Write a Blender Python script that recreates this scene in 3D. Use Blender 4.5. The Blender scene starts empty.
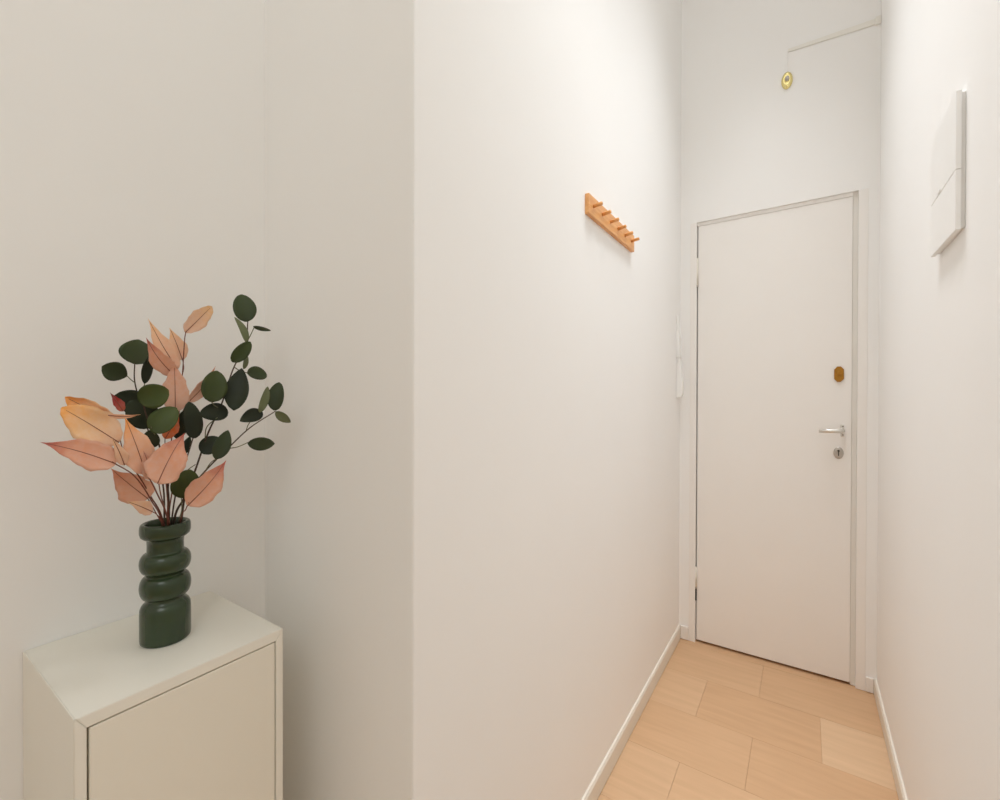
import bpy, bmesh, math, random
from mathutils import Vector, Matrix

S = bpy.context.scene
COL = S.collection
random.seed(7)

# ------------------------------------------------------------ camera
H = 1.2                                     # eye height above the floor
yaw, pitch, roll, f_px = 0.5946, 0.0053, 0.0025, 449.95
F = Vector((-math.sin(yaw)*math.cos(pitch), math.cos(yaw)*math.cos(pitch), -math.sin(pitch)))
R0 = Vector((math.cos(yaw), math.sin(yaw), 0))
U0 = R0.cross(F)
R = R0*math.cos(roll) + U0*math.sin(roll)
U = U0*math.cos(roll) - R0*math.sin(roll)
EYE = Vector((0, 0, H))
cd = bpy.data.cameras.new('camera')
cam = bpy.data.objects.new('camera', cd)
COL.objects.link(cam)
M4 = Matrix(((R.x, U.x, -F.x, EYE.x), (R.y, U.y, -F.y, EYE.y), (R.z, U.z, -F.z, EYE.z), (0, 0, 0, 1)))
cam.matrix_world = M4
cd.sensor_width = 36.0
cd.lens = f_px*36.0/1000.0
cd.clip_start = 0.02
S.camera = cam

# ------------------------------------------------------------ view, world, lamps
S.view_settings.view_transform = 'Standard'
S.view_settings.look = 'None'
S.view_settings.gamma = 1.0
S.view_settings.use_curve_mapping = False
S.view_settings.exposure = 0.0
W = bpy.data.worlds.new('world')
S.world = W
W.use_nodes = True
W.node_tree.nodes['Background'].inputs[0].default_value = (0.9, 0.95, 1, 1)
W.node_tree.nodes['Background'].inputs[1].default_value = 0.05

def lamp(name, loc, power, col, rad):
    l = bpy.data.lights.new(name, 'POINT')
    l.energy = power; l.color = col; l.shadow_soft_size = rad
    o = bpy.data.objects.new(name, l); COL.objects.link(o); o.location = loc
    return o
def area_fill(name, loc, power, col, sx, sy, spread):
    l = bpy.data.lights.new(name, 'AREA')
    l.energy = power; l.color = col; l.shape = 'RECTANGLE'; l.size = sx; l.size_y = sy
    l.spread = math.radians(spread)
    o = bpy.data.objects.new(name, l); COL.objects.link(o); o.location = loc
    return o
lamp('hall_ceiling_lamp', (-0.13, 1.55, 3.08), 1.35, (0.95, 0.985, 1.015), 0.18)
area_fill('hall_fill_light', (-0.13, 1.36, 3.22), 7.45, (0.95, 0.985, 1.02), 0.3, 1.36, 67)  # unseen area light added to lift the hall evenly, not a fitting
lamp('room_ceiling_lamp', (0.60, -1.05, 2.55), 32.0, (0.925, 0.995, 1.0), 0.5)
S.cycles.max_bounces = 16
S.cycles.diffuse_bounces = 12

# ------------------------------------------------------------ materials
def lin(r, g, b):
    def c(x):
        x /= 255.0
        return x/12.92 if x <= 0.04045 else ((x+0.055)/1.055)**2.4
    return (c(r), c(g), c(b), 1)

def mat(name, col, rough=0.5, metal=0.0, spec=0.5, coat=0.0, var=0.0, vscale=6.0, bump=0.0, bscale=150.0):
    m = bpy.data.materials.new(name); m.use_nodes = True
    nt = m.node_tree; b = nt.nodes['Principled BSDF']
    b.inputs['Base Color'].default_value = col if len(col) == 4 else (*col, 1)
    b.inputs['Roughness'].default_value = rough
    b.inputs['Metallic'].default_value = metal
    b.inputs['Specular IOR Level'].default_value = spec
    b.inputs['Coat Weight'].default_value = coat
    tc = nt.nodes.new('ShaderNodeTexCoord')
    if var > 0:
        n = nt.nodes.new('ShaderNodeTexNoise'); n.inputs['Scale'].default_value = vscale
        n.inputs['Detail'].default_value = 4
        nt.links.new(tc.outputs['Object'], n.inputs['Vector'])
        r = nt.nodes.new('ShaderNodeValToRGB')
        c = col[:3]
        r.color_ramp.elements[0].position = 0.3; r.color_ramp.elements[1].position = 0.7
        r.color_ramp.elements[0].color = (*[x*(1-var) for x in c], 1)
        r.color_ramp.elements[1].color = (*[min(1, x*(1+var)) for x in c], 1)
        nt.links.new(n.outputs['Fac'], r.inputs['Fac'])
        nt.links.new(r.outputs['Color'], b.inputs['Base Color'])
    if bump > 0:
        n2 = nt.nodes.new('ShaderNodeTexNoise'); n2.inputs['Scale'].default_value = bscale
        n2.inputs['Detail'].default_value = 3
        nt.links.new(tc.outputs['Object'], n2.inputs['Vector'])
        bp = nt.nodes.new('ShaderNodeBump'); bp.inputs['Strength'].default_value = bump
        bp.inputs['Distance'].default_value = 0.002
        nt.links.new(n2.outputs['Fac'], bp.inputs['Height'])
        nt.links.new(bp.outputs['Normal'], b.inputs['Normal'])
    return m

WALL = mat('wall_paint', (0.875, 0.868, 0.855), 0.85, spec=0.2, var=0.008, vscale=2.5, bump=0.06, bscale=60)
CEIL = mat('ceiling_paint', (0.86, 0.85, 0.83), 0.9, spec=0.1, var=0.005)
DOORW = mat('door_paint', (0.86, 0.835, 0.805), 0.42, spec=0.35, var=0.006)
TRIMW = mat('trim_paint', (0.77, 0.73, 0.655), 0.45, spec=0.35, var=0.01)
JAMB = mat('jamb_paint', (0.76, 0.735, 0.69), 0.5, spec=0.3, var=0.01)
CABW = mat('cabinet_white_foil', (0.80, 0.775, 0.70), 0.38, spec=0.4, var=0.006)
CABD = mat('cabinet_door_foil', (0.79, 0.755, 0.665), 0.45, spec=0.35, var=0.008)
VASE = mat('vase_green_glaze', lin(42, 58, 33), 0.25, spec=0.45, coat=0.2, var=0.10, vscale=18)
DARK = mat('gap_shade', (0.02, 0.015, 0.01), 0.9)  # near-black colour for the shade inside a gap
STEEL = mat('satin_steel', (0.72, 0.70, 0.66), 0.3, metal=1.0, var=0.02)
NICKEL = mat('dull_nickel', (0.52, 0.48, 0.44), 0.4, metal=0.8, var=0.08, vscale=60)
BRASS = mat('aged_brass', lin(172, 122, 48), 0.42, metal=0.75, var=0.08, vscale=40)
BRASSB = mat('polished_brass', lin(232, 216, 150), 0.25, metal=0.9, var=0.05, vscale=30)
PLAST = mat('white_plastic', (0.87, 0.865, 0.85), 0.4, spec=0.4, var=0.006)
GREYP = mat('grey_plastic', (0.79, 0.78, 0.76), 0.45, spec=0.4, var=0.01)
TRUNK = mat('cream_plastic', (0.82, 0.80, 0.75), 0.45, spec=0.4, var=0.01)
SCREW = mat('screw_dark', (0.08, 0.07, 0.06), 0.4, metal=0.6)

def wood_mat(name, c1, c2, axis, scale=(2, 30, 30), rough=0.4):
    m = bpy.data.materials.new(name); m.use_nodes = True
    nt = m.node_tree; b = nt.nodes['Principled BSDF']
    tc = nt.nodes.new('ShaderNodeTexCoord'); mp = nt.nodes.new('ShaderNodeMapping')
    mp.inputs['Scale'].default_value = scale
    nt.links.new(tc.outputs['Object'], mp.inputs['Vector'])
    n = nt.nodes.new('ShaderNodeTexNoise'); n.inputs['Scale'].default_value = 3
    n.inputs['Detail'].default_value = 6; n.inputs['Distortion'].default_value = 0.4
    nt.links.new(mp.outputs['Vector'], n.inputs['Vector'])
    r = nt.nodes.new('ShaderNodeValToRGB')
    r.color_ramp.elements[0].position = 0.3; r.color_ramp.elements[1].position = 0.72
    r.color_ramp.elements[0].color = c1; r.color_ramp.elements[1].color = c2
    nt.links.new(n.outputs['Fac'], r.inputs['Fac'])
    nt.links.new(r.outputs['Color'], b.inputs['Base Color'])
    b.inputs['Roughness'].default_value = rough
    return m
RACKW = wood_mat('rack_beech', lin(214, 150, 90), lin(236, 180, 118), 1, (30, 3, 30))
PEGW = wood_mat('peg_beech', lin(210, 148, 88), lin(232, 174, 112), 0, (3, 30, 30))

# floor: planks carry their own tint in a face attribute
def floor_material():
    m = bpy.data.materials.new('maple_planks'); m.use_nodes = True
    nt = m.node_tree; b = nt.nodes['Principled BSDF']; L = nt.links
    at = nt.nodes.new('ShaderNodeAttribute'); at.attribute_name = 'tint'
    tc = nt.nodes.new('ShaderNodeTexCoord'); mp = nt.nodes.new('ShaderNodeMapping')
    mp.inputs['Scale'].default_value = (2.2, 26, 1)
    L.new(tc.outputs['Object'], mp.inputs['Vector'])
    add = nt.nodes.new('ShaderNodeVectorMath'); add.operation = 'ADD'
    off = nt.nodes.new('ShaderNodeCombineXYZ')
    mul = nt.nodes.new('ShaderNodeMath'); mul.operation = 'MULTIPLY'; mul.inputs[1].default_value = 37.0
    L.new(at.outputs['Fac'], mul.inputs[0]); L.new(mul.outputs[0], off.inputs[0]); L.new(mul.outputs[0], off.inputs[1])
    L.new(mp.outputs['Vector'], add.inputs[0]); L.new(off.outputs[0], add.inputs[1])
    n = nt.nodes.new('ShaderNodeTexNoise'); n.inputs['Scale'].default_value = 1.6
    n.inputs['Detail'].default_value = 7; n.inputs['Distortion'].default_value = 0.5
    L.new(add.outputs[0], n.inputs['Vector'])
    grain = nt.nodes.new('ShaderNodeValToRGB')
    grain.color_ramp.elements[0].position = 0.28; grain.color_ramp.elements[1].position = 0.74
    grain.color_ramp.elements[0].color = (0.93, 0.92, 0.905, 1); grain.color_ramp.elements[1].color = (1.035, 1.035, 1.035, 1)
    L.new(n.outputs['Fac'], grain.inputs['Fac'])
    base = nt.nodes.new('ShaderNodeValToRGB')
    base.color_ramp.elements[0].color = FLOOR_A; base.color_ramp.elements[1].color = FLOOR_B
    L.new(at.outputs['Fac'], base.inputs['Fac'])
    mx = nt.nodes.new('ShaderNodeMix'); mx.data_type = 'RGBA'; mx.blend_type = 'MULTIPLY'
    mx.inputs[0].default_value = 1.0
    L.new(base.outputs['Color'], mx.inputs[6]); L.new(grain.outputs['Color'], mx.inputs[7])
    L.new(mx.outputs[2], b.inputs['Base Color'])
    b.inputs['Roughness'].default_value = 0.45
    b.inputs['Specular IOR Level'].default_value = 0.35
    return m
FLOOR_A = lin(199, 161, 124)
FLOOR_B = lin(213, 181, 147)
FLOORM = floor_material()

# ------------------------------------------------------------ mesh helpers
def obj(name, bm, m, parent=None, smooth=False):
    me = bpy.data.meshes.new(name)
    bmesh.ops.recalc_face_normals(bm, faces=bm.faces)
    bm.to_mesh(me); bm.free()
    for x in (m if isinstance(m, (list, tuple)) else [m]):
        me.materials.append(x)
    if smooth:
        for p in me.polygons: p.use_smooth = True
    o = bpy.data.objects.new(name, me); COL.objects.link(o)
    if parent is not None:
        o.parent = parent
    return o

def tag(o, label, cat=None, group=None, kind=None):
    o['label'] = label
    if cat: o['category'] = cat
    if group: o['group'] = group
    if kind: o['kind'] = kind
    return o

def thing(name, loc, label, cat, group=None, kind=None):
    o = bpy.data.objects.new(name, None); COL.objects.link(o)
    o.location = loc; o.empty_display_size = 0.05
    return tag(o, label, cat, group, kind)

def box(bm, x0, x1, y0, y1, z0, z1, bev=0.0, seg=2):
    r = bmesh.ops.create_cube(bm, size=1.0)
    vs = r['verts']
    for v in vs:
        v.co = Vector((x0 + (v.co.x+0.5)*(x1-x0), y0 + (v.co.y+0.5)*(y1-y0), z0 + (v.co.z+0.5)*(z1-z0)))
    if bev > 0:
        es = list({e for v in vs for e in v.link_edges})
        bmesh.ops.bevel(bm, geom=es, offset=bev, segments=seg, affect='EDGES', profile=0.5)
    return bm

def B(*a, **k):
    return box(bmesh.new(), *a, **k)

def tube(bm, pts, rads, n=8, cap=True):
    pts = [Vector(p) for p in pts]
    if not isinstance(rads, (list, tuple)): rads = [rads]*len(pts)
    rings = []
    prev = None
    for i, p in enumerate(pts):
        t = (pts[min(i+1, len(pts)-1)] - pts[max(i-1, 0)]).normalized()
        if prev is None:
            a = t.orthogonal().normalized()
        else:
            a = (prev - t*prev.dot(t)).normalized()
        prev = a
        b = t.cross(a)
        rings.append([bm.verts.new(p + (a*math.cos(2*math.pi*k/n) + b*math.sin(2*math.pi*k/n))*rads[i]) for k in range(n)])
    for r0, r1 in zip(rings, rings[1:]):
        for k in range(n):
            bm.faces.new((r0[k], r0[(k+1) % n], r1[(k+1) % n], r1[k]))
    if cap:
        bm.faces.new(rings[0][::-1]); bm.faces.new(rings[-1])
    return bm

def lathe(bm, prof, n=48, axis='z', c=(0, 0, 0), sx=1.0, sy=1.0):
    """prof: list of (radius, height)."""
    rings = []
    for r, h in prof:
        ring = []
        for k in range(n):
            a = 2*math.pi*k/n
            x, y = r*math.cos(a)*sx, r*math.sin(a)*sy
            if axis == 'z': p = Vector((x, y, h))
            elif axis == 'y': p = Vector((x, h, y))
            else: p = Vector((h, x, y))
            ring.append(bm.verts.new(p + Vector(c)))
        rings.append(ring)
    for r0, r1 in zip(rings, rings[1:]):
        for k in range(n):
            bm.faces.new((r0[k], r0[(k+1) % n], r1[(k+1) % n], r1[k]))
    bm.faces.new(rings[0][::-1]); bm.faces.new(rings[-1])
    return bm

def prism_y(bm, poly, y0, y1, bev=0.0):
    """poly: list of (x, z); extruded along y."""
    a = [bm.verts.new((x, y0, z)) for x, z in poly]
    b = [bm.verts.new((x, y1, z)) for x, z in poly]
    n = len(poly)
    fs = [bm.faces.new(a), bm.faces.new(b[::-1])]
    for i in range(n):
        fs.append(bm.faces.new((a[i], a[(i+1) % n], b[(i+1) % n], b[i])))
    if bev:
        bmesh.ops.bevel(bm, geom=list({e for f_ in fs[:2] for e in f_.edges}), offset=bev, segments=2, affect='EDGES')
    return bm

# ------------------------------------------------------------ the setting
XA, XC, XE = -0.9547, -0.5141, 0.2488      # left wall, hall left wall, hall right wall
YB, YD = 0.5152, 2.3648                    # return wall, end wall
ZC = 3.25                                  # ceiling
RX, RY = 1.9, -3.2                         # room extents behind the camera
T = 0.12
def struct(name, bm, m, label):
    return tag(obj(name, bm, m), label, name.split('_')[0] if not name.startswith('trim') else 'trim', kind='structure')

# floor: a dark sub-floor with planks laid across the hall
bm = bmesh.new()
tint = bm.faces.layers.float.new('tint')
PW, PL, gap = 0.2585, 0.389, 0.0004
special = {}
row0 = -15
known = {(0, 0): 0.55}
sub = [bm.verts.new(p) for p in ((XA-T, RY-T, -0.004), (RX+T, RY-T, -0.004), (RX+T, YD+T, -0.004), (XA-T, YD+T, -0.004))]
fsub = bm.faces.new(sub); fsub.material_index = 1
rr = random.Random(11)
for r in range(-19, 5):
    y0 = 1.5560 + r*PW
    y1 = y0 + PW
    if y0 > YD + 0.1: continue
    y0c, y1c = max(y0, RY), min(y1, YD+0.1)
    if y1c <= y0c: continue
    ph = -0.145 if r % 2 == 0 else -0.334
    for k in range(-4, 8):
        x0 = ph + k*PL; x1 = x0 + PL
        x0c, x1c = max(x0, XA), min(x1, RX)
        if x1c <= x0c: continue
        t = 0.15 + 0.5*rr.random()
        key = (r, k)
        t = {(1, 1): 0.85, (1, 0): 0.10, (1, -1): 0.45, (0, 0): 0.12, (0, -1): 0.22, (-1, -1): 0.5, (-1, 0): 0.35,
             (2, 0): 0.2, (2, -1): 0.3, (-1, 1): 0.05, (0, 1): 0.15, (3, 0): .2, (3, 1): .1, (3, -1): .3}.get(key, t)
        vs = [bm.verts.new(p) for p in ((x0c+gap, y0c+gap, 0), (x1c-gap, y0c+gap, 0), (x1c-gap, y1c-gap, 0), (x0c+gap, y1c-gap, 0))]
        f_ = bm.faces.new(vs); f_[tint] = t
        lo = [bm.verts.new(v.co + Vector((0, 0, -0.003))) for v in vs]
        for i in range(4):
            g = bm.faces.new((vs[i], lo[i], lo[(i+1) % 4], vs[(i+1) % 4])); g[tint] = t
FLOORDK = mat('plank_joint', lin(184, 145, 106), 0.8)
struct('floor', bm, [FLOORM, FLOORDK], 'light maple plank floor laid across the narrow hall')

struct('ceiling', B(XA-T, RX+T, RY-T, YD+T, ZC, ZC+0.1), CEIL, 'white ceiling over the hall')
struct('wall_left', B(XA-T, XA, RY-T, YB, 0, ZC), WALL, 'grey-white wall behind the cabinet and vase')
struct('wall_hall_left', B(XA-T, XC, YB, YD+T, 0, ZC, bev=0.003), WALL, 'white wall with the wooden peg rack, its near edge a sharp corner')
struct('wall_right', B(XE, RX+T, YB, YD+T, 0, ZC, bev=0.003), WALL, 'white wall on the right carrying the electrical box')
struct('wall_far_right', B(RX, RX+T, RY-T, YB, 0, ZC), WALL, 'white room wall right of the camera')
struct('wall_rear', B(XA, RX, RY-T, RY, 0, ZC), WALL, 'white room wall behind the camera')

DX0, DX1, DZ1 = -0.4395, 0.1815, 2.0585    # door opening
bm = bmesh.new()
box(bm, XC, DX0, YD, YD+T, 0, ZC)
box(bm, DX1, XE, YD, YD+T, 0, ZC)
box(bm, DX0, DX1, YD, YD+T, DZ1, ZC)
box(bm, DX0, DX1, YD+0.07, YD+T, 0, DZ1)
struct('wall_end', bm, WALL, 'white end wall around the door')

# skirting
def skirt_x(name, xw, s, y0, y1, h, label):
    bm = bmesh.new()
    t = 0.009
    prism = [(xw, 0.003), (xw + s*t, 0.003), (xw + s*t, h-0.008), (xw + s*(t-0.004), h), (xw, h)]
    prism_y(bm, prism, y0, y1)
    return struct(name, bm, TRIMW, label)
skirt_x('baseboard_left', XC, 1, YB, YD, 0.068, 'cream skirting board along the hall left wall')
skirt_x('baseboard_right', XE, -1, YB, YD, 0.062, 'cream skirting board along the hall right wall')
struct('baseboard_end', B(XC+0.0095, -0.469, YD-0.008, YD, 0.003, 0.068, bev=0.002), DOORW, 'short skirting piece left of the door')
struct('baseboard_end_right', B(0.2145, XE-0.0095, YD-0.008, YD, 0.003, 0.062, bev=0.002), DOORW, 'short skirting piece right of the door')

# door frame
fr = tag(bpy.data.objects.new('trim_1', None), 'white painted frame around the entrance door', 'trim', kind='structure')
COL.objects.link(fr); fr.location = (0, 0, 0)
obj('casing', B(-0.468, -0.4395, YD-0.0015, YD, 0.001, 2.058, bev=0.0008), DOORW, fr)
obj('casing', B(0.1815, 0.213, YD-0.002, YD, 0.001, 2.058, bev=0.001), DOORW, fr)
bm = bmesh.new()
box(bm, 0.1640, 0.1815, YD+0.014, YD+0.07, 0.001, 2.0585, bev=0.0015)
tag(obj('jamb', bm, JAMB, fr), 'slightly greyer inner jamb strip')
bm = bmesh.new()
box(bm, -0.4395, 0.1640, YD+0.0095, YD+0.07, 2.0420, 2.0585, bev=0.0015)
obj('head_jamb', bm, DOORW, fr)

# door
door = thing('door_1', (-0.4345, YD+0.010, 0), 'closed plain white entrance door at the end of the hall', 'door', kind='structure')
def dl(bm):                                 # world -> door-local
    for v in bm.verts: v.co -= Vector(door.location)
    return bm
yf = YD + 0.010
obj('door_leaf', dl(B(-0.4345, 0.1636, yf, yf+0.045, 0.0115, 2.0410, bev=0.0015)), DOORW, door)
# hinges
for z0, z1 in ((1.752, 1.885), (0.275, 0.37)):
    bm = bmesh.new()
    tube(bm, [(-0.4372, yf-0.006, z0), (-0.4372, yf-0.006, z1)], 0.0052, 12)
    hg = tag(obj('hinge', dl(bm), TRIMW, door, True), 'pale barrel hinge on the left edge')
    bm = bmesh.new()
    tube(bm, [(-0.4372, yf-0.006, z0-0.009), (-0.4372, yf-0.006, z0-0.0005)], 0.0054, 12)
    obj('hinge_pin', dl(bm), NICKEL, hg)
tag(obj('hinge_gap_shade', dl(B(-0.4400, -0.4345, yf-0.007, yf+0.01, 0.205, 0.262)), DARK, door), 'dark block painted as the shade in the gap below the lower hinge')  # solid dark block stands in for shade in the hinge gap
# handle
hd = obj('handle', dl(B(0.1265, 0.1385, yf-0.007, yf, 1.040, 1.090, bev=0.0025)), STEEL, door)
tag(hd, 'satin steel lever handle')
bm = bmesh.new()
tube(bm, [(0.1325, yf-0.004, 1.0645), (0.1325, yf-0.030, 1.0645), (0.128, yf-0.038, 1.0645), (0.118, yf-0.041, 1.0642),
          (0.085, yf-0.041, 1.0632), (0.052, yf-0.040, 1.0625)], [0.0085, 0.0085, 0.0088, 0.0088, 0.0082, 0.0078], 14)
obj('lever', dl(bm), STEEL, hd, True)
for z in (1.047, 1.083):
    bm = bmesh.new(); lathe(bm, [(0.0024, yf-0.0078), (0.0024, yf-0.006)], 10, 'y', (0.1350, 0, z))
    obj('screw', dl(bm), SCREW, hd)
# keyhole plate
bm = bmesh.new()
lathe(bm, [(0.0172, 0.0), (0.0172, -0.002), (0.0150, -0.0045), (0.009, -0.0052)], 32, 'y', (0.1208, yf, 0.9700), 1.0, 1.45)
kp = tag(obj('keyhole_plate', dl(bm), NICKEL, door, True), 'dull nickel oval keyhole rosette')
bm = bmesh.new()
lathe(bm, [(0.0042, -0.0050), (0.0042, -0.0060)], 16, 'y', (0.1208, yf, 0.9790))
box(bm, 0.1190, 0.1226, yf-0.0060, yf-0.0050, 0.9580, 0.9790)
obj('keyhole', dl(bm), SCREW, kp)
# brass bolt cover: elongated octagon
bm = bmesh.new()
cx, cz, a_, b_, c_ = 0.1207, 1.3022, 0.0165, 0.0325, 0.020
poly = [(cx-a_, cz-c_), (cx-a_*0.35, cz-b_), (cx+a_*0.35, cz-b_), (cx+a_, cz-c_), (cx+a_, cz+c_), (cx+a_*0.35, cz+b_), (cx-a_*0.35, cz+b_), (cx-a_, cz+c_)]
prism_y(bm, poly, yf-0.008, yf, bev=0.002)
bc = tag(obj('bolt_cover', dl(bm), BRASS, door), 'elongated eight-sided brass bolt cover')
bm = bmesh.new()
lathe(bm, [(0.0075, yf-0.0078), (0.0075, yf-0.0105), (0.005, yf-0.0115)], 20, 'y', (cx, 0, cz+0.003), 1, 1.3)
obj('cylinder', dl(bm), BRASS, bc, True)

# ------------------------------------------------------------ hall wall fittings
# peg rack
rk = thing('peg_rack', (XC, 1.387, 1.718), 'pale wooden six-peg coat rack fixed to the white hall wall', 'coat rack')
def loc(bm, o):
    for v in bm.verts: v.co -= Vector(o.location)
    return bm
obj('board', loc(B(XC, XC+0.0125, 1.184, 1.590, 1.7175, 1.7745, bev=0.0015), rk), RACKW, rk)
for k in range(6):
    y = 1.2162 + 0.0683*k
    z = 1.7465
    bm = bmesh.new()
    tube(bm, [(XC+0.011, y, z), (XC+0.036, y, z+0.0035), (XC+0.0385, y, z+0.0038), (XC+0.0395, y, z+0.004)], [0.0050, 0.0054, 0.0050, 0.0038], 14)
    obj('peg', loc(bm, rk), PEGW, rk, True)

# electrical box on the right wall
eb = thing('electrical_box', (XE, 1.287, 1.52), 'white flat electrical box high on the right wall', 'electrical box')
obj('back_plate', loc(B(XE-0.0075, XE, 1.190, 1.380, 1.522, 1.778, bev=0.001), eb), GREYP, eb)
obj('upper_cover', loc(B(XE-0.0145, XE-0.0065, 1.186, 1.386, 1.6335, 1.781, bev=0.0012), eb), PLAST, eb)
lw = obj('lower_flap', loc(B(XE-0.0145, XE-0.0065, 1.186, 1.386, 1.5185, 1.6320, bev=0.0012), eb), PLAST, eb)
obj('catch', loc(B(XE-0.0162, XE-0.0140, 1.300, 1.318, 1.6345, 1.6395, bev=0.0006), eb), PLAST, eb)

# cable trunking and brass rosette above the door
ct = thing('cable_trunking', (0.09, YD, 2.72), 'thin cream cable trunking running to the corner above the door', 'cable trunking')
bm = bmesh.new()
prism_y(bm, [(-0.068, 2.727), (0.2480, 2.7095), (0.2480, 2.7345), (-0.068, 2.741)], YD-0.007, YD, bev=0.0015)
obj('duct', loc(bm, ct), TRUNK, ct)
obj('end_cap', loc(B(0.2300, 0.2485, YD-0.013, YD, 2.707, 2.738, bev=0.002), ct), TRUNK, ct)
obj('drop_cover', loc(B(-0.0745, -0.0675, YD-0.003, YD, 2.640, 2.738, bev=0.001), ct), WALL, ct)
ro = thing('brass_rosette', (-0.0704, YD, 2.604), 'small oval polished brass rosette on the wall above the door', 'brass fitting')
bm = bmesh.new()
lathe(bm, [(0.0205, 0.0), (0.0215, -0.003), (0.0205, -0.007), (0.0165, -0.011), (0.0120, -0.013), (0.0085, -0.0115)], 36, 'y', (0, 0, 0), 1.0, 1.75)
obj('ring', bm, BRASSB, ro, True)
bm = bmesh.new()
lathe(bm, [(0.0082, -0.0105), (0.0082, -0.015), (0.0062, -0.018), (0.0030, -0.019)], 24, 'y', (0.001, 0, 0.004), 1.0, 1.4)
tag(obj('centre_button', bm, NICKEL, ro, True), 'small dull metal centre')

# slim intercom handset by the door on the left wall
ic = thing('intercom_handset', (XC, 2.30, 1.2), 'slim white two-part intercom handset on the wall left of the door', 'intercom')
bm = bmesh.new()
prism_y(bm, [(XC, 1.398), (XC, 1.600), (XC+0.004, 1.600), (XC+0.014, 1.500), (XC+0.016, 1.402), (XC+0.014, 1.398)], 2.274, 2.325, bev=0.002)
obj('upper_body', loc(bm, ic), PLAST, ic)
bm = bmesh.new()
prism_y(bm, [(XC, 1.203), (XC, 1.393), (XC+0.013, 1.393), (XC+0.021, 1.34), (XC+0.027, 1.26), (XC+0.027, 1.222), (XC+0.022, 1.208), (XC+0.012, 1.203)], 2.282, 2.330, bev=0.003)
obj('lower_body', loc(bm, ic), PLAST, ic)
obj('joint_strip', loc(B(XC, XC+0.0135, 2.277, 2.322, 1.392, 1.399), ic), GREYP, ic)

# ------------------------------------------------------------ cabinet
CX1, CY0, CY1, CZ = -0.7016, 0.1545, 0.4081, H-0.3765
cb = thing('cabinet', (-0.828, 0.282, 0), 'small white one-door cabinet standing against the left wall under the vase', 'cabinet')
w = 0.0118
TT = 0.0158
XB = XA + 0.0008
def vbox(name, m, *a, bev=0.0012, parent=cb):
    return obj(name, loc(B(*a, bev=bev), cb), m, parent)
def xprism(name, poly):                     # (y, z) outline extruded along the depth; corners meet in a mitre
    bm = prism_y(bmesh.new(), poly, XB, CX1)
    for v in bm.verts: v.co = Vector((v.co.y, v.co.x, v.co.z))
    es = [e for e in bm.edges if abs(e.verts[0].co.x - CX1) < 1e-6 and abs(e.verts[1].co.x - CX1) < 1e-6]
    bmesh.ops.bevel(bm, geom=es, offset=0.0008, segments=2, affect='EDGES')
    return obj(name, loc(bm, cb), CABW, cb)
mi = 0.0016
xprism('top_panel', [(CY0+mi, CZ), (CY1-mi, CZ), (CY1-w, CZ-TT), (CY0+w, CZ-TT)])
xprism('side_panel', [(CY0, 0.092), (CY0+w-0.0002, 0.092), (CY0+w-0.0002, CZ-TT), (CY0+mi-0.0002, CZ-0.0001), (CY0+0.0005, CZ-0.0004), (CY0, CZ-0.0018)])
xprism('side_panel', [(CY1, 0.092), (CY1-w+0.0002, 0.092), (CY1-w+0.0002, CZ-TT), (CY1-mi+0.0002, CZ-0.0001), (CY1-0.0005, CZ-0.0004), (CY1, CZ-0.0018)])
vbox('bottom_panel', CABW, XB, CX1, CY0, CY1, 0.075, 0.0918)
vbox('back_panel', CABW, XB, XB+0.006, CY0+w, CY1-w, 0.092, CZ-TT-0.0002)
dr = vbox('door', CABD, CX1-0.0175, CX1-0.0008, CY0+w+0.0022, CY1-w-0.0012, 0.094, CZ-TT-0.0022)
for yy in (CY0+0.02, CY1-0.02):
    for xx in (XA+0.03, CX1-0.03):
        bm = bmesh.new(); tube(bm, [(xx, yy, 0.0), (xx, yy, 0.075)], [0.010, 0.014], 16)
        obj('leg', loc(bm, cb), CABW, cb, True)

# ------------------------------------------------------------ vase
VX, VY = -0.824, 0.2885
k_ = 0.698/450*0.2
Rv = 0.0328
def hz(v): return (702-v)*k_
prof = [(0.0, 0.0), (Rv*0.93, 0.0), (Rv*0.985, 0.002), (Rv, 0.006)]
prof += [(Rv, hz(555)), (Rv*0.985, hz(535)), (Rv*0.93, hz(520)), (Rv*0.84, hz(509)), (Rv*0.78, hz(503)), (Rv*0.77, hz(498))]
def ring_(c, hh, rin):
    out = []
    for i in range(0, 13):
        a = -math.pi/2 + math.pi*i/12
        out.append((rin + (Rv*1.01-rin)*math.cos(a)**0.9 if math.cos(a) > 1e-6 else rin, hz(c) + hh*math.sin(a)))
    return out
prof += ring_(432, 0.0172, Rv*0.74)
prof += [(Rv*0.74, hz(374))]
prof += ring_(313, 0.0152, Rv*0.74)
prof += [(Rv*0.72, hz(255)), (Rv*0.715, hz(225)), (Rv*0.73, hz(196))]
lip = [(Rv*0.86, hz(188)), (Rv*0.96, hz(178)), (Rv*1.0, hz(162)), (Rv*1.0, hz(142)), (Rv*0.985, hz(128)), (Rv*0.955, hz(120)), (Rv*0.90, hz(116)),
       (Rv*0.82, hz(117)), (Rv*0.775, hz(124)), (Rv*0.75, hz(140)), (Rv*0.66, hz(190)), (Rv*0.64, hz(260)), (Rv*0.64, hz(420)), (0.0, hz(430))]
prof += lip
prof = [(max(r, 0.0004), h) for r, h in prof]
bm = bmesh.new(); lathe(bm, prof, 64)
vase = obj('vase', bm, VASE, None, True)
vase.location = (VX, VY, CZ)
tag(vase, 'dark green glazed ceramic vase with two bulging rings, standing on the cabinet', 'vase')

# ------------------------------------------------------------ branches in the vase
def at(y, z, dx=0.0):
    """a point of the bouquet: y along the left wall from the vase axis, z above the cabinet top, dx out from the wall"""
    return Vector((VX + dx, VY + y, CZ + z))

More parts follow.
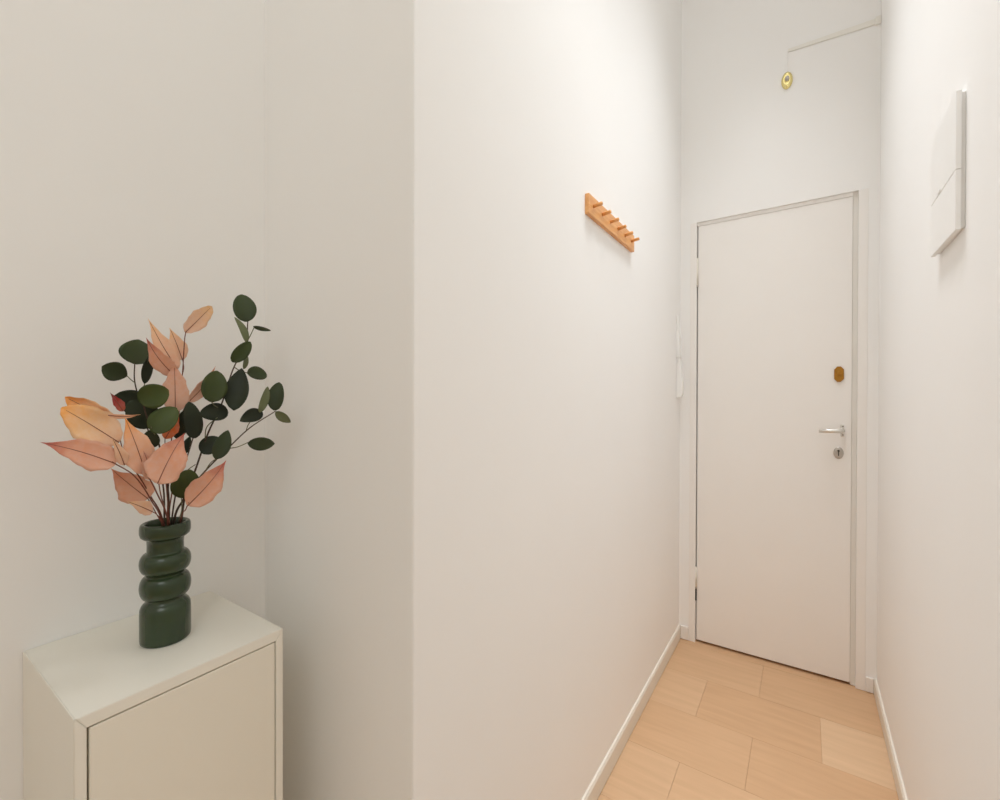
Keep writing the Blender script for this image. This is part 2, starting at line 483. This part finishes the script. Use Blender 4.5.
ROOM_SIDE = Vector((0.93, -0.33, 0.10)).normalized()    # the leaves mostly turn towards the open room

def leaf_mat(name, c_base, c_mid, c_tip, transl, rough):
    m = bpy.data.materials.new(name); m.use_nodes = True
    nt = m.node_tree; b = nt.nodes['Principled BSDF']; L = nt.links
    uv = nt.nodes.new('ShaderNodeUVMap'); uv.uv_map = 'UVMap'
    sp = nt.nodes.new('ShaderNodeSeparateXYZ'); L.new(uv.outputs[0], sp.inputs[0])
    r = nt.nodes.new('ShaderNodeValToRGB')
    e = r.color_ramp.elements
    e[0].position = 0.0; e[0].color = c_base
    e[1].position = 1.0; e[1].color = c_tip
    x = e.new(0.62); x.color = c_mid
    tc = nt.nodes.new('ShaderNodeTexCoord')
    n = nt.nodes.new('ShaderNodeTexNoise'); n.inputs['Scale'].default_value = 45; n.inputs['Detail'].default_value = 5
    L.new(tc.outputs['Object'], n.inputs['Vector'])
    ad = nt.nodes.new('ShaderNodeMath'); ad.operation = 'MULTIPLY_ADD'
    ad.inputs[1].default_value = 0.35; L.new(n.outputs['Fac'], ad.inputs[0])
    sb = nt.nodes.new('ShaderNodeMath'); sb.operation = 'SUBTRACT'; sb.inputs[1].default_value = 0.17
    L.new(sp.outputs['Y'], sb.inputs[0]); L.new(sb.outputs[0], ad.inputs[2])
    L.new(ad.outputs[0], r.inputs['Fac'])
    oi = nt.nodes.new('ShaderNodeObjectInfo')
    mr = nt.nodes.new('ShaderNodeMapRange'); mr.inputs[3].default_value = 0.78; mr.inputs[4].default_value = 1.18
    L.new(oi.outputs['Random'], mr.inputs[0])
    hs = nt.nodes.new('ShaderNodeHueSaturation'); L.new(mr.outputs[0], hs.inputs['Value']); L.new(r.outputs['Color'], hs.inputs['Color'])
    if transl: mr.inputs[3].default_value = 0.94; mr.inputs[4].default_value = 1.06
    n2 = nt.nodes.new('ShaderNodeTexNoise'); n2.inputs['Scale'].default_value = 170; n2.inputs['Detail'].default_value = 6
    L.new(tc.outputs['Object'], n2.inputs['Vector'])
    m2 = nt.nodes.new('ShaderNodeMapRange'); m2.inputs[1].default_value = 0.3; m2.inputs[2].default_value = 0.7
    m2.inputs[3].default_value = 1.12; m2.inputs[4].default_value = 0.94 if transl else 1.0
    L.new(n2.outputs['Fac'], m2.inputs[0]); L.new(m2.outputs[0], hs.inputs['Saturation'])
    L.new(hs.outputs['Color'], b.inputs['Base Color'])
    b.inputs['Roughness'].default_value = rough
    b.inputs['Specular IOR Level'].default_value = 0.25
    if transl:
        t = nt.nodes.new('ShaderNodeBsdfTranslucent'); L.new(hs.outputs['Color'], t.inputs['Color'])
        mx = nt.nodes.new('ShaderNodeMixShader'); mx.inputs[0].default_value = transl
        out = nt.nodes['Material Output']
        L.new(b.outputs[0], mx.inputs[1]); L.new(t.outputs[0], mx.inputs[2]); L.new(mx.outputs[0], out.inputs['Surface'])
    return m
GREEN = leaf_mat('eucalyptus_leaf', lin(54, 62, 40), lin(58, 68, 43), lin(66, 76, 50), 0.0, 0.5)
GREENB = leaf_mat('eucalyptus_leaf_bright', lin(60, 70, 38), lin(64, 75, 40), lin(72, 82, 46), 0.0, 0.5)
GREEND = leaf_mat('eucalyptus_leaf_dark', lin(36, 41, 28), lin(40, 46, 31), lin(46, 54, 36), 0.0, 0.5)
GREENL = leaf_mat('eucalyptus_leaf_pale', lin(98, 104, 76), lin(104, 110, 82), lin(110, 114, 88), 0.0, 0.55)
PINK = leaf_mat('blush_leaf', lin(229, 188, 166), lin(226, 180, 156), lin(220, 160, 136), 0.22, 0.6)
PINKR = leaf_mat('blush_leaf_red_tip', lin(229, 184, 160), lin(224, 170, 144), lin(180, 84, 76), 0.22, 0.6)
PEACH = leaf_mat('apricot_leaf', lin(237, 200, 172), lin(241, 202, 158), lin(244, 176, 98), 0.22, 0.6)
PALE = leaf_mat('pale_peach_leaf', lin(236, 200, 176), lin(238, 200, 168), lin(240, 200, 152), 0.25, 0.6)
CORAL = leaf_mat('coral_leaf', lin(214, 130, 90), lin(214, 122, 86), lin(200, 106, 84), 0.25, 0.6)
WINE = leaf_mat('wine_leaf', lin(190, 110, 90), lin(168, 72, 70), lin(120, 46, 50), 0.2, 0.6)
STEMB = mat('brown_stem', lin(66, 46, 32), 0.7, var=0.2, vscale=80)
STEMR = mat('red_stem', lin(112, 56, 40), 0.6, var=0.2, vscale=80)
VEIN = mat('red_vein', lin(138, 80, 64), 0.6)
PINKO = leaf_mat('blush_leaf_orange_tip', lin(230, 188, 164), lin(232, 186, 154), lin(242, 170, 92), 0.22, 0.6)
TWIGG = mat('green_twig', lin(92, 92, 62), 0.6, var=0.1, vscale=80)

def spline(pts, n=6):
    pts = [Vector(p) for p in pts]
    if len(pts) < 3: return pts
    out = []
    P = [pts[0]*2-pts[1]] + pts + [pts[-1]*2-pts[-2]]
    for i in range(1, len(P)-2):
        p0, p1, p2, p3 = P[i-1:i+3]
        for k in range(n):
            t = k/n
            out.append(0.5*((2*p1) + (p2-p0)*t + (2*p0-5*p1+4*p2-p3)*t*t + (3*p1-p0-3*p2+p3)*t**3))
    out.append(pts[-1])
    return out

def prof_round(s): return max(0.0, math.sin(math.pi*s**0.85))**0.55
def prof_euc(s): return max(0.0, math.sin(math.pi*s**0.80))**0.72
def prof_ovate(s): return max(0.0, math.sin(math.pi*min(1, s**0.64)))**(0.75 + 0.75*s)
def prof_obov(s): return max(0.0, math.sin(math.pi*s**1.25))**0.62
def prof_blunt(s): return max(0.0, math.sin(math.pi*s**0.8))**0.6

def make_leaf(name, m, base, tip, width, parent, pr, twist=0.0, cup=0.12, bend=0.06, wave=0.0, tipskew=0.0, vein=None, seed=0):
    rnd = random.Random(seed)
    Bp, Tp = Vector(base), Vector(tip)
    ax = Tp - Bp; Ln = ax.length; a = ax.normalized()
    view = (ROOM_SIDE + Vector((0, -0.9*((Bp+Tp)/2 - Vector((VX, VY, 0))).y, 0))).normalized()
    n = (view - a*view.dot(a)).normalized()
    side = a.cross(n)
    c, s_ = math.cos(twist), math.sin(twist)
    n2 = n*c + side*s_; side2 = side*c - n*s_
    wd = width/max(0.35, abs(c))
    NU, NV = 9, 15
    bm = bmesh.new(); uvl = bm.loops.layers.uv.new('UVMap')
    ph = rnd.random()*6.28
    def P(s, t):
        w_ = wd*0.5*pr(s)
        if vein: w_ *= 1 + 0.07*math.sin(ph*2 + s*13 + (2.1 if t > 0 else 0)) + 0.05*math.sin(ph + s*29 + (1.0 if t > 0 else 4.0))
        e = side2*(t*w_)
        up = n2*(cup*wd*(t*t-0.3)*pr(s) + bend*Ln*math.sin(math.pi*s) + wave*wd*math.sin(ph+s*9+t*1.5)*abs(t)*pr(s))
        sk = side2*(tipskew*Ln*s*s*(s-0.999) * 0 + tipskew*Ln*math.sin(math.pi*s)*0.5)
        return Bp + ax*s + e + up + sk
    th = 0.0005
    top, bot = [], []
    for j in range(NV+1):
        s = j/NV
        s = min(max(s, 0.004), 0.998)
        r1, r2 = [], []
        for i in range(NU):
            t = -1 + 2*i/(NU-1)
            p = P(s, t)
            r1.append(bm.verts.new(p + n2*th*0.5)); r2.append(bm.verts.new(p - n2*th*0.5))
        top.append(r1); bot.append(r2)
    def quad(vs, uvs):
        f_ = bm.faces.new(vs); f_.smooth = True
        for l, q in zip(f_.loops, uvs): l[uvl].uv = q
    for j in range(NV):
        for i in range(NU-1):
            q = [(i/(NU-1), j/NV), ((i+1)/(NU-1), j/NV), ((i+1)/(NU-1), (j+1)/NV), (i/(NU-1), (j+1)/NV)]
            quad((top[j][i], top[j][i+1], top[j+1][i+1], top[j+1][i]), q)
            quad((bot[j][i+1], bot[j][i], bot[j+1][i], bot[j+1][i+1]), [q[1], q[0], q[3], q[2]])
        for i in (0, NU-1):
            q = [(i/(NU-1), j/NV)]*2 + [(i/(NU-1), (j+1)/NV)]*2
            quad((top[j][i], bot[j][i], bot[j+1][i], top[j+1][i]), q)
    for j in (0, NV):
        for i in range(NU-1):
            quad((top[j][i], bot[j][i], bot[j][i+1], top[j][i+1]), [(0.5, j/NV)]*4)
    o_inv = parent.location
    for v in bm.verts: v.co -= o_inv
    o = obj(name, bm, m, parent)
    if vein:
        vb = bmesh.new()
        pts = [P(s, 0) + n2*0.0005 - o_inv for s in [0.0, 0.12, 0.25, 0.38, 0.5, 0.62, 0.74, 0.84, 0.92]]
        tube(vb, pts, [0.0006, 0.00058, 0.00054, 0.0005, 0.00044, 0.00038, 0.00032, 0.00026, 0.00018], 6)
        v_ = obj('midrib', vb, VEIN, o, True)
    return o

def branch(name, label, cat, group, stems, leaves, m_stem, vein):
    root = thing(name, (VX, VY, CZ+0.17), label, cat, group)
    for i, (pts, r0, r1) in enumerate(stems):
        bm = bmesh.new()
        ps = spline([p if isinstance(p, Vector) else at(*p) for p in pts])
        n = len(ps)
        r0, r1 = (r0*0.68, r1*0.85) if vein else (r0*0.82, r1)
        tube(bm, [p - root.location for p in ps], [r0 + (r1-r0)*k/(n-1) for k in range(n)], 8)
        obj('stem' if i == 0 else 'twig', bm, m_stem if i == 0 or vein else TWIGG, root, True)
    for j, lf in enumerate(leaves):
        mt, b0, t0, w_, pr = lf[:5]
        kw = lf[5] if len(lf) > 5 else {}
        make_leaf('leaf', mt, at(*b0), at(*t0), w_, root, pr, vein=vein, seed=j*17+len(label), **kw)
    return root

def foot(zx, dx=0.0):                       # where a stem leaves the neck of the vase
    return Vector((VX + dx*0.35, VY + (zx-450)*0.00022, CZ + 0.06))
def mouth(zx, dx=0.0):
    return Vector((VX + dx*0.25 + 0.004, VY + (zx-450)*0.00040, CZ + 0.181))

GG = 'green eucalyptus branches in the vase'
PG = 'blush leaf branches in the vase'

branch('eucalyptus_branch', 'tallest eucalyptus branch with dark round leaves, topmost leaf of the bouquet', 'branch', GG,
  [([foot(450, .02), mouth(470, .02), (0.0172, 0.2169, 0.020), (0.0296, 0.2549, 0.025), (0.0478, 0.3182, 0.030), (0.0675, 0.3632, 0.030), (0.0885, 0.4236, 0.025), (0.1115, 0.4684, 0.020), (0.1178, 0.5093, 0.015)], 0.0022, 0.0009),
   ([(0.1115, 0.4684, 0.020), (0.1144, 0.4826, 0.030), (0.1188, 0.4979, 0.035)], 0.0010, 0.0007),
   ([(0.0637, 0.3581, 0.030), (0.0519, 0.3635, 0.040), (0.0460, 0.3696, 0.045)], 0.0011, 0.0008),
   ([(0.0433, 0.3085, 0.030), (0.0435, 0.3287, 0.036), (0.0574, 0.3433, 0.040)], 0.0010, 0.0008),
   ([(0.0910, 0.4264, 0.025), (0.0972, 0.4212, 0.030), (0.1077, 0.4173, 0.035)], 0.0010, 0.0007)],
  [(GREEN, (0.1151, 0.5078, 0.015), (0.1116, 0.5565, 0.005), 0.0363, prof_round, dict(tipskew=.05)),
   (GREENL, (0.1127, 0.4700, 0.022), (0.0977, 0.5144, 0.010), 0.0124, prof_euc, dict(twist=.5, tipskew=.1)),
   (GREEN, (0.1162, 0.4985, 0.036), (0.1508, 0.4958, 0.030), 0.0056, prof_euc, dict(twist=.9, bend=.02)),
   (GREENB, (0.0842, 0.4352, 0.030), (0.1124, 0.4713, 0.035), 0.0219, prof_round, dict(twist=.3)),
   (GREENL, (0.1059, 0.4245, 0.024), (0.1126, 0.4538, 0.020), 0.0077, prof_euc, dict(twist=.8)),
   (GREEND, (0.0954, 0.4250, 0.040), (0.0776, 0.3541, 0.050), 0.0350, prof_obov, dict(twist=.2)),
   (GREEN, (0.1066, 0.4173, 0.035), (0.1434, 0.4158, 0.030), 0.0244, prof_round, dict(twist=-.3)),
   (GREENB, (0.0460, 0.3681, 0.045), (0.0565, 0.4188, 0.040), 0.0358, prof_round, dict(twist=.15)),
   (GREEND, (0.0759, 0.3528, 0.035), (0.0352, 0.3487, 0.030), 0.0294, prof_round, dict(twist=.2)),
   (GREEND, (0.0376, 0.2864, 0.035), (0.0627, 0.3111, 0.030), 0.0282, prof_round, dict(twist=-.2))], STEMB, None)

branch('eucalyptus_branch', 'eucalyptus branch leaning furthest right with small round leaves', 'branch', GG,
  [([foot(440, .04), mouth(490, .04), (0.0111, 0.2260, 0.045), (0.0349, 0.2605, 0.050), (0.0671, 0.2944, 0.055), (0.1017, 0.3254, 0.055), (0.1475, 0.3514, 0.050)], 0.0019, 0.0008),
   ([(0.0671, 0.2934, 0.055), (0.0816, 0.2947, 0.055), (0.0976, 0.3005, 0.055)], 0.0010, 0.0007),
   ([(0.0941, 0.3185, 0.055), (0.1032, 0.3335, 0.050), (0.1243, 0.3476, 0.045)], 0.0010, 0.0007),
   ([(0.0349, 0.2605, 0.050), (0.0408, 0.2733, 0.055), (0.0467, 0.2794, 0.060)], 0.0009, 0.0007)],
  [(GREEN, (0.0458, 0.2786, 0.060), (0.0666, 0.3232, 0.055), 0.0242, prof_euc, dict(twist=.2)),
   (GREENL, (0.1221, 0.3498, 0.045), (0.1396, 0.3950, 0.040), 0.0133, prof_round, dict(twist=.5)),
   (GREEN, (0.1464, 0.3525, 0.050), (0.1578, 0.4031, 0.045), 0.0262, prof_round, dict(twist=-.2, tipskew=-.05)),
   (GREENL, (0.1481, 0.3509, 0.050), (0.1762, 0.3303, 0.050), 0.0152, prof_euc, dict(twist=.4)),
   (GREEND, (0.1275, 0.3507, 0.045), (0.0894, 0.3360, 0.045), 0.0237, prof_euc, dict(twist=.2)),
   (GREEN, (0.0971, 0.2995, 0.055), (0.1464, 0.2941, 0.050), 0.0228, prof_euc, dict(twist=.2))], STEMB, None)

branch('eucalyptus_branch', 'eucalyptus branch leaning furthest left, three leaves above the apricot leaves', 'branch', GG,
  [([foot(455, -.01), mouth(445, -.01), (0.0016, 0.2400, -0.015), (-0.0103, 0.3001, -0.020), (-0.0250, 0.3638, -0.020), (-0.0342, 0.3994, -0.015), (-0.0357, 0.4270, -0.010)], 0.0018, 0.0008),
   ([(-0.0335, 0.3971, -0.015), (-0.0407, 0.4024, -0.010), (-0.0477, 0.4089, -0.005)], 0.0009, 0.0006),
   ([(-0.0287, 0.3805, -0.018), (-0.0253, 0.3901, -0.010), (-0.0246, 0.3971, -0.005)], 0.0009, 0.0006)],
  [(GREEN, (-0.0349, 0.4251, -0.010), (-0.0295, 0.4637, -0.015), 0.0438, prof_euc, dict(twist=.2)),
   (GREEN, (-0.0462, 0.4067, -0.005), (-0.0777, 0.4192, 0.005), 0.0281, prof_obov, dict(twist=-.2)),
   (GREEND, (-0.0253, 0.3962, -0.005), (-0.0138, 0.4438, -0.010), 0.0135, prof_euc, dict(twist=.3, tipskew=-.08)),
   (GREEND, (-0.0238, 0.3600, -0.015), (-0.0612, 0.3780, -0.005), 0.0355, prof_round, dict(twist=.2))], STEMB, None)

branch('eucalyptus_branch', 'short eucalyptus branch with broad leaves at the centre left of the bouquet', 'branch', GG,
  [([foot(450, .03), mouth(452, .03), (-0.0123, 0.2528, 0.040), (-0.0267, 0.3191, 0.045), (-0.0380, 0.3468, 0.045), (-0.0427, 0.3669, 0.045)], 0.0018, 0.0009),
   ([(-0.0267, 0.3191, 0.045), (-0.0340, 0.3280, 0.050), (-0.0364, 0.3337, 0.055)], 0.0009, 0.0007)],
  [(GREENB, (-0.0500, 0.3714, 0.050), (-0.0169, 0.3863, 0.060), 0.0341, prof_round, dict(twist=.3)),
   (GREEND, (-0.0283, 0.3325, 0.035), (-0.0533, 0.3714, 0.030), 0.0382, prof_round, dict(twist=.1)),
   (GREENB, (-0.0350, 0.3256, 0.055), (-0.0075, 0.3608, 0.060), 0.0330, prof_round, dict(twist=-.25)),
   (GREEND, (-0.0315, 0.3020, 0.040), (-0.0346, 0.3287, 0.045), 0.0215, prof_round, dict())], STEMB, None)

branch('eucalyptus_branch', 'short eucalyptus branch at the bouquet centre, lowest green leaf above the vase rim', 'branch', GG,
  [([foot(445, .02), mouth(462, .02), (0.0059, 0.2443, 0.030), (0.0130, 0.2802, 0.040), (0.0204, 0.3134, 0.045)], 0.0016, 0.0009),
   ([(0.0076, 0.2488, 0.030), (0.0151, 0.2641, 0.040), (0.0238, 0.2721, 0.045)], 0.0009, 0.0006),
   ([mouth(480, .04), (0.0033, 0.2069, 0.050), (-0.0012, 0.2278, 0.060)], 0.0010, 0.0007)],
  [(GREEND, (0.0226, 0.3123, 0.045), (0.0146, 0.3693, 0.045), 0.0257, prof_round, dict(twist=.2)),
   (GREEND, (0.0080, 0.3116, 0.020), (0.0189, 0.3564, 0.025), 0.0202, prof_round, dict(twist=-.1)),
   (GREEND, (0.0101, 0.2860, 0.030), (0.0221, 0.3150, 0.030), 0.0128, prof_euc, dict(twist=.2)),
   (GREENB, (-0.0020, 0.2265, 0.060), (0.0103, 0.2675, 0.060), 0.0369, prof_round, dict(twist=.15))], STEMB, None)

V = True
branch('blush_leaf_branch', 'upright branch with pale peach leaves, topmost peach leaf of the bouquet', 'branch', PG,
  [([foot(452, .0), mouth(455, .0), (0.0110, 0.2451, 0.000), (0.0163, 0.3238, 0.000), (0.0229, 0.4084, 0.000), (0.0260, 0.4636, -0.000), (0.0278, 0.4799, 0.000)], 0.0016, 0.0008),
   ([(0.0224, 0.4084, 0.000), (0.0262, 0.4237, -0.003), (0.0259, 0.4389, -0.008)], 0.0009, 0.0006),
   ([(0.0154, 0.3313, 0.000), (0.0140, 0.3491, 0.020), (0.0200, 0.3696, 0.030)], 0.0011, 0.0008)],
  [(PALE, (0.0273, 0.4798, 0.000), (0.0686, 0.5295, -0.005), 0.0257, prof_blunt, dict(twist=.2)),
   (PALE, (0.0263, 0.4360, -0.008), (0.0108, 0.4870, -0.015), 0.0240, prof_ovate, dict(twist=.2)),
   (PINK, (0.0191, 0.3677, 0.030), (0.0634, 0.4275, 0.020), 0.0166, prof_ovate, dict(twist=.5, tipskew=.06))], STEMR, V)

branch('blush_leaf_branch', 'upright branch with three overlapping blush leaves, one red tipped, at upper centre', 'branch', PG,
  [([foot(448, .02), mouth(448, .02), (-0.0038, 0.2690, 0.025), (-0.0014, 0.3261, 0.030), (0.0023, 0.3545, 0.030)], 0.0016, 0.0009),
   ([(0.0060, 0.3542, 0.020), (0.0081, 0.3978, 0.012), (0.0101, 0.4272, 0.010)], 0.0010, 0.0007)],
  [(PALE, (0.0119, 0.4199, 0.012), (-0.0225, 0.4955, 0.000), 0.0241, prof_ovate, dict(twist=.15, tipskew=-.06)),
   (PINKR, (0.0055, 0.4097, 0.018), (-0.0313, 0.4642, 0.020), 0.0248, prof_ovate, dict(twist=-.3, tipskew=-.08)),
   (PINK, (0.0023, 0.3526, 0.030), (0.0044, 0.4322, 0.020), 0.0353, prof_ovate, dict(twist=.1))], STEMR, V)

branch('blush_leaf_branch', 'branch with large curling apricot leaves on the left of the bouquet', 'branch', PG,
  [([foot(452, .05), mouth(430, .05), (-0.0426, 0.2387, 0.070), (-0.0645, 0.2763, 0.090), (-0.0838, 0.3079, 0.100)], 0.0015, 0.0008),
   ([(-0.0838, 0.3079, 0.100), (-0.0895, 0.3124, 0.100), (-0.0888, 0.3203, 0.100)], 0.0009, 0.0006),
   ([(-0.0806, 0.3016, 0.100), (-0.0839, 0.3256, 0.095), (-0.0873, 0.3377, 0.090)], 0.0009, 0.0006)],
  [(PEACH, (-0.0854, 0.3180, 0.100), (-0.1361, 0.3633, 0.085), 0.0424, prof_blunt, dict(twist=.2, wave=.10)),
   (PEACH, (-0.0843, 0.3446, 0.085), (-0.1296, 0.3761, 0.070), 0.0239, prof_blunt, dict(twist=-.4, wave=.14, cup=.3)),
   (WINE, (-0.0697, 0.3568, 0.060), (-0.0836, 0.3820, 0.060), 0.0113, prof_ovate, dict(twist=.3)),
   (PALE, (-0.0975, 0.3536, 0.105), (-0.0659, 0.3536, 0.110), 0.0052, prof_ovate, dict(twist=.7, tipskew=.09)),
   (PALE, (-0.0814, 0.2892, 0.105), (-0.0953, 0.3252, 0.110), 0.0129, prof_ovate, dict(twist=.4, wave=.1))], STEMR, V)

branch('blush_leaf_branch', 'low branch reaching left with one long red-tipped blush leaf', 'branch', PG,
  [([foot(455, .04), mouth(425, .05), (-0.0448, 0.2339, 0.080), (-0.0693, 0.2726, 0.100), (-0.0953, 0.2953, 0.110)], 0.0015, 0.0008),
   ([mouth(428, .045), (-0.0338, 0.2137, 0.060), (-0.0474, 0.2372, 0.075)], 0.0010, 0.0007),
   ([mouth(432, .055), (-0.0376, 0.2121, 0.080), (-0.0491, 0.2220, 0.090)], 0.0009, 0.0006)],
  [(PINKR, (-0.0913, 0.2924, 0.110), (-0.1570, 0.3242, 0.100), 0.0342, prof_ovate, dict(twist=.2, tipskew=.04)),
   (PINK, (-0.0467, 0.2358, 0.075), (-0.0858, 0.2826, 0.070), 0.0377, prof_ovate, dict(twist=-.2)),
   (PALE, (-0.0466, 0.2198, 0.090), (-0.0767, 0.2407, 0.095), 0.0162, prof_ovate, dict(twist=.4, wave=.1))], STEMR, V)

branch('blush_leaf_branch', 'short branch with broad blush leaves at the front centre of the bouquet', 'branch', PG,
  [([foot(450, .06), mouth(440, .07), (-0.0453, 0.2472, 0.100), (-0.0600, 0.2764, 0.110)], 0.0015, 0.0009),
   ([mouth(446, .07), (-0.0393, 0.2376, 0.100), (-0.0479, 0.2619, 0.115)], 0.0011, 0.0008),
   ([mouth(448, .05), (-0.0181, 0.2731, 0.050), (-0.0163, 0.3161, 0.045)], 0.0010, 0.0007)],
  [(PINKO, (-0.0568, 0.2733, 0.100), (-0.0770, 0.3510, 0.090), 0.0331, prof_ovate, dict(twist=.2, wave=.06)),
   (PINKR, (-0.0493, 0.2613, 0.115), (-0.0154, 0.3268, 0.110), 0.0440, prof_ovate, dict(twist=-.1, wave=.05, tipskew=-.04)),
   (PINK, (-0.0488, 0.2646, 0.100), (-0.0602, 0.3056, 0.100), 0.0199, prof_ovate, dict(twist=.3)),
   (CORAL, (-0.0163, 0.3147, 0.045), (0.0058, 0.3507, 0.035), 0.0183, prof_ovate, dict(twist=.2))], STEMR, V)

branch('blush_leaf_branch', 'short branch with a single red-tipped leaf low on the right of the bouquet', 'branch', PG,
  [([foot(440, .05), mouth(482, .06), (-0.0013, 0.2114, 0.075), (-0.0012, 0.2232, 0.085)], 0.0013, 0.0008)],
  [(PINKR, (-0.0024, 0.2189, 0.085), (0.0523, 0.2784, 0.080), 0.0396, prof_ovate, dict(twist=.15, tipskew=.05))], STEMR, V)

# every branch gets clear of its own matrix updates
bpy.context.view_layer.update()
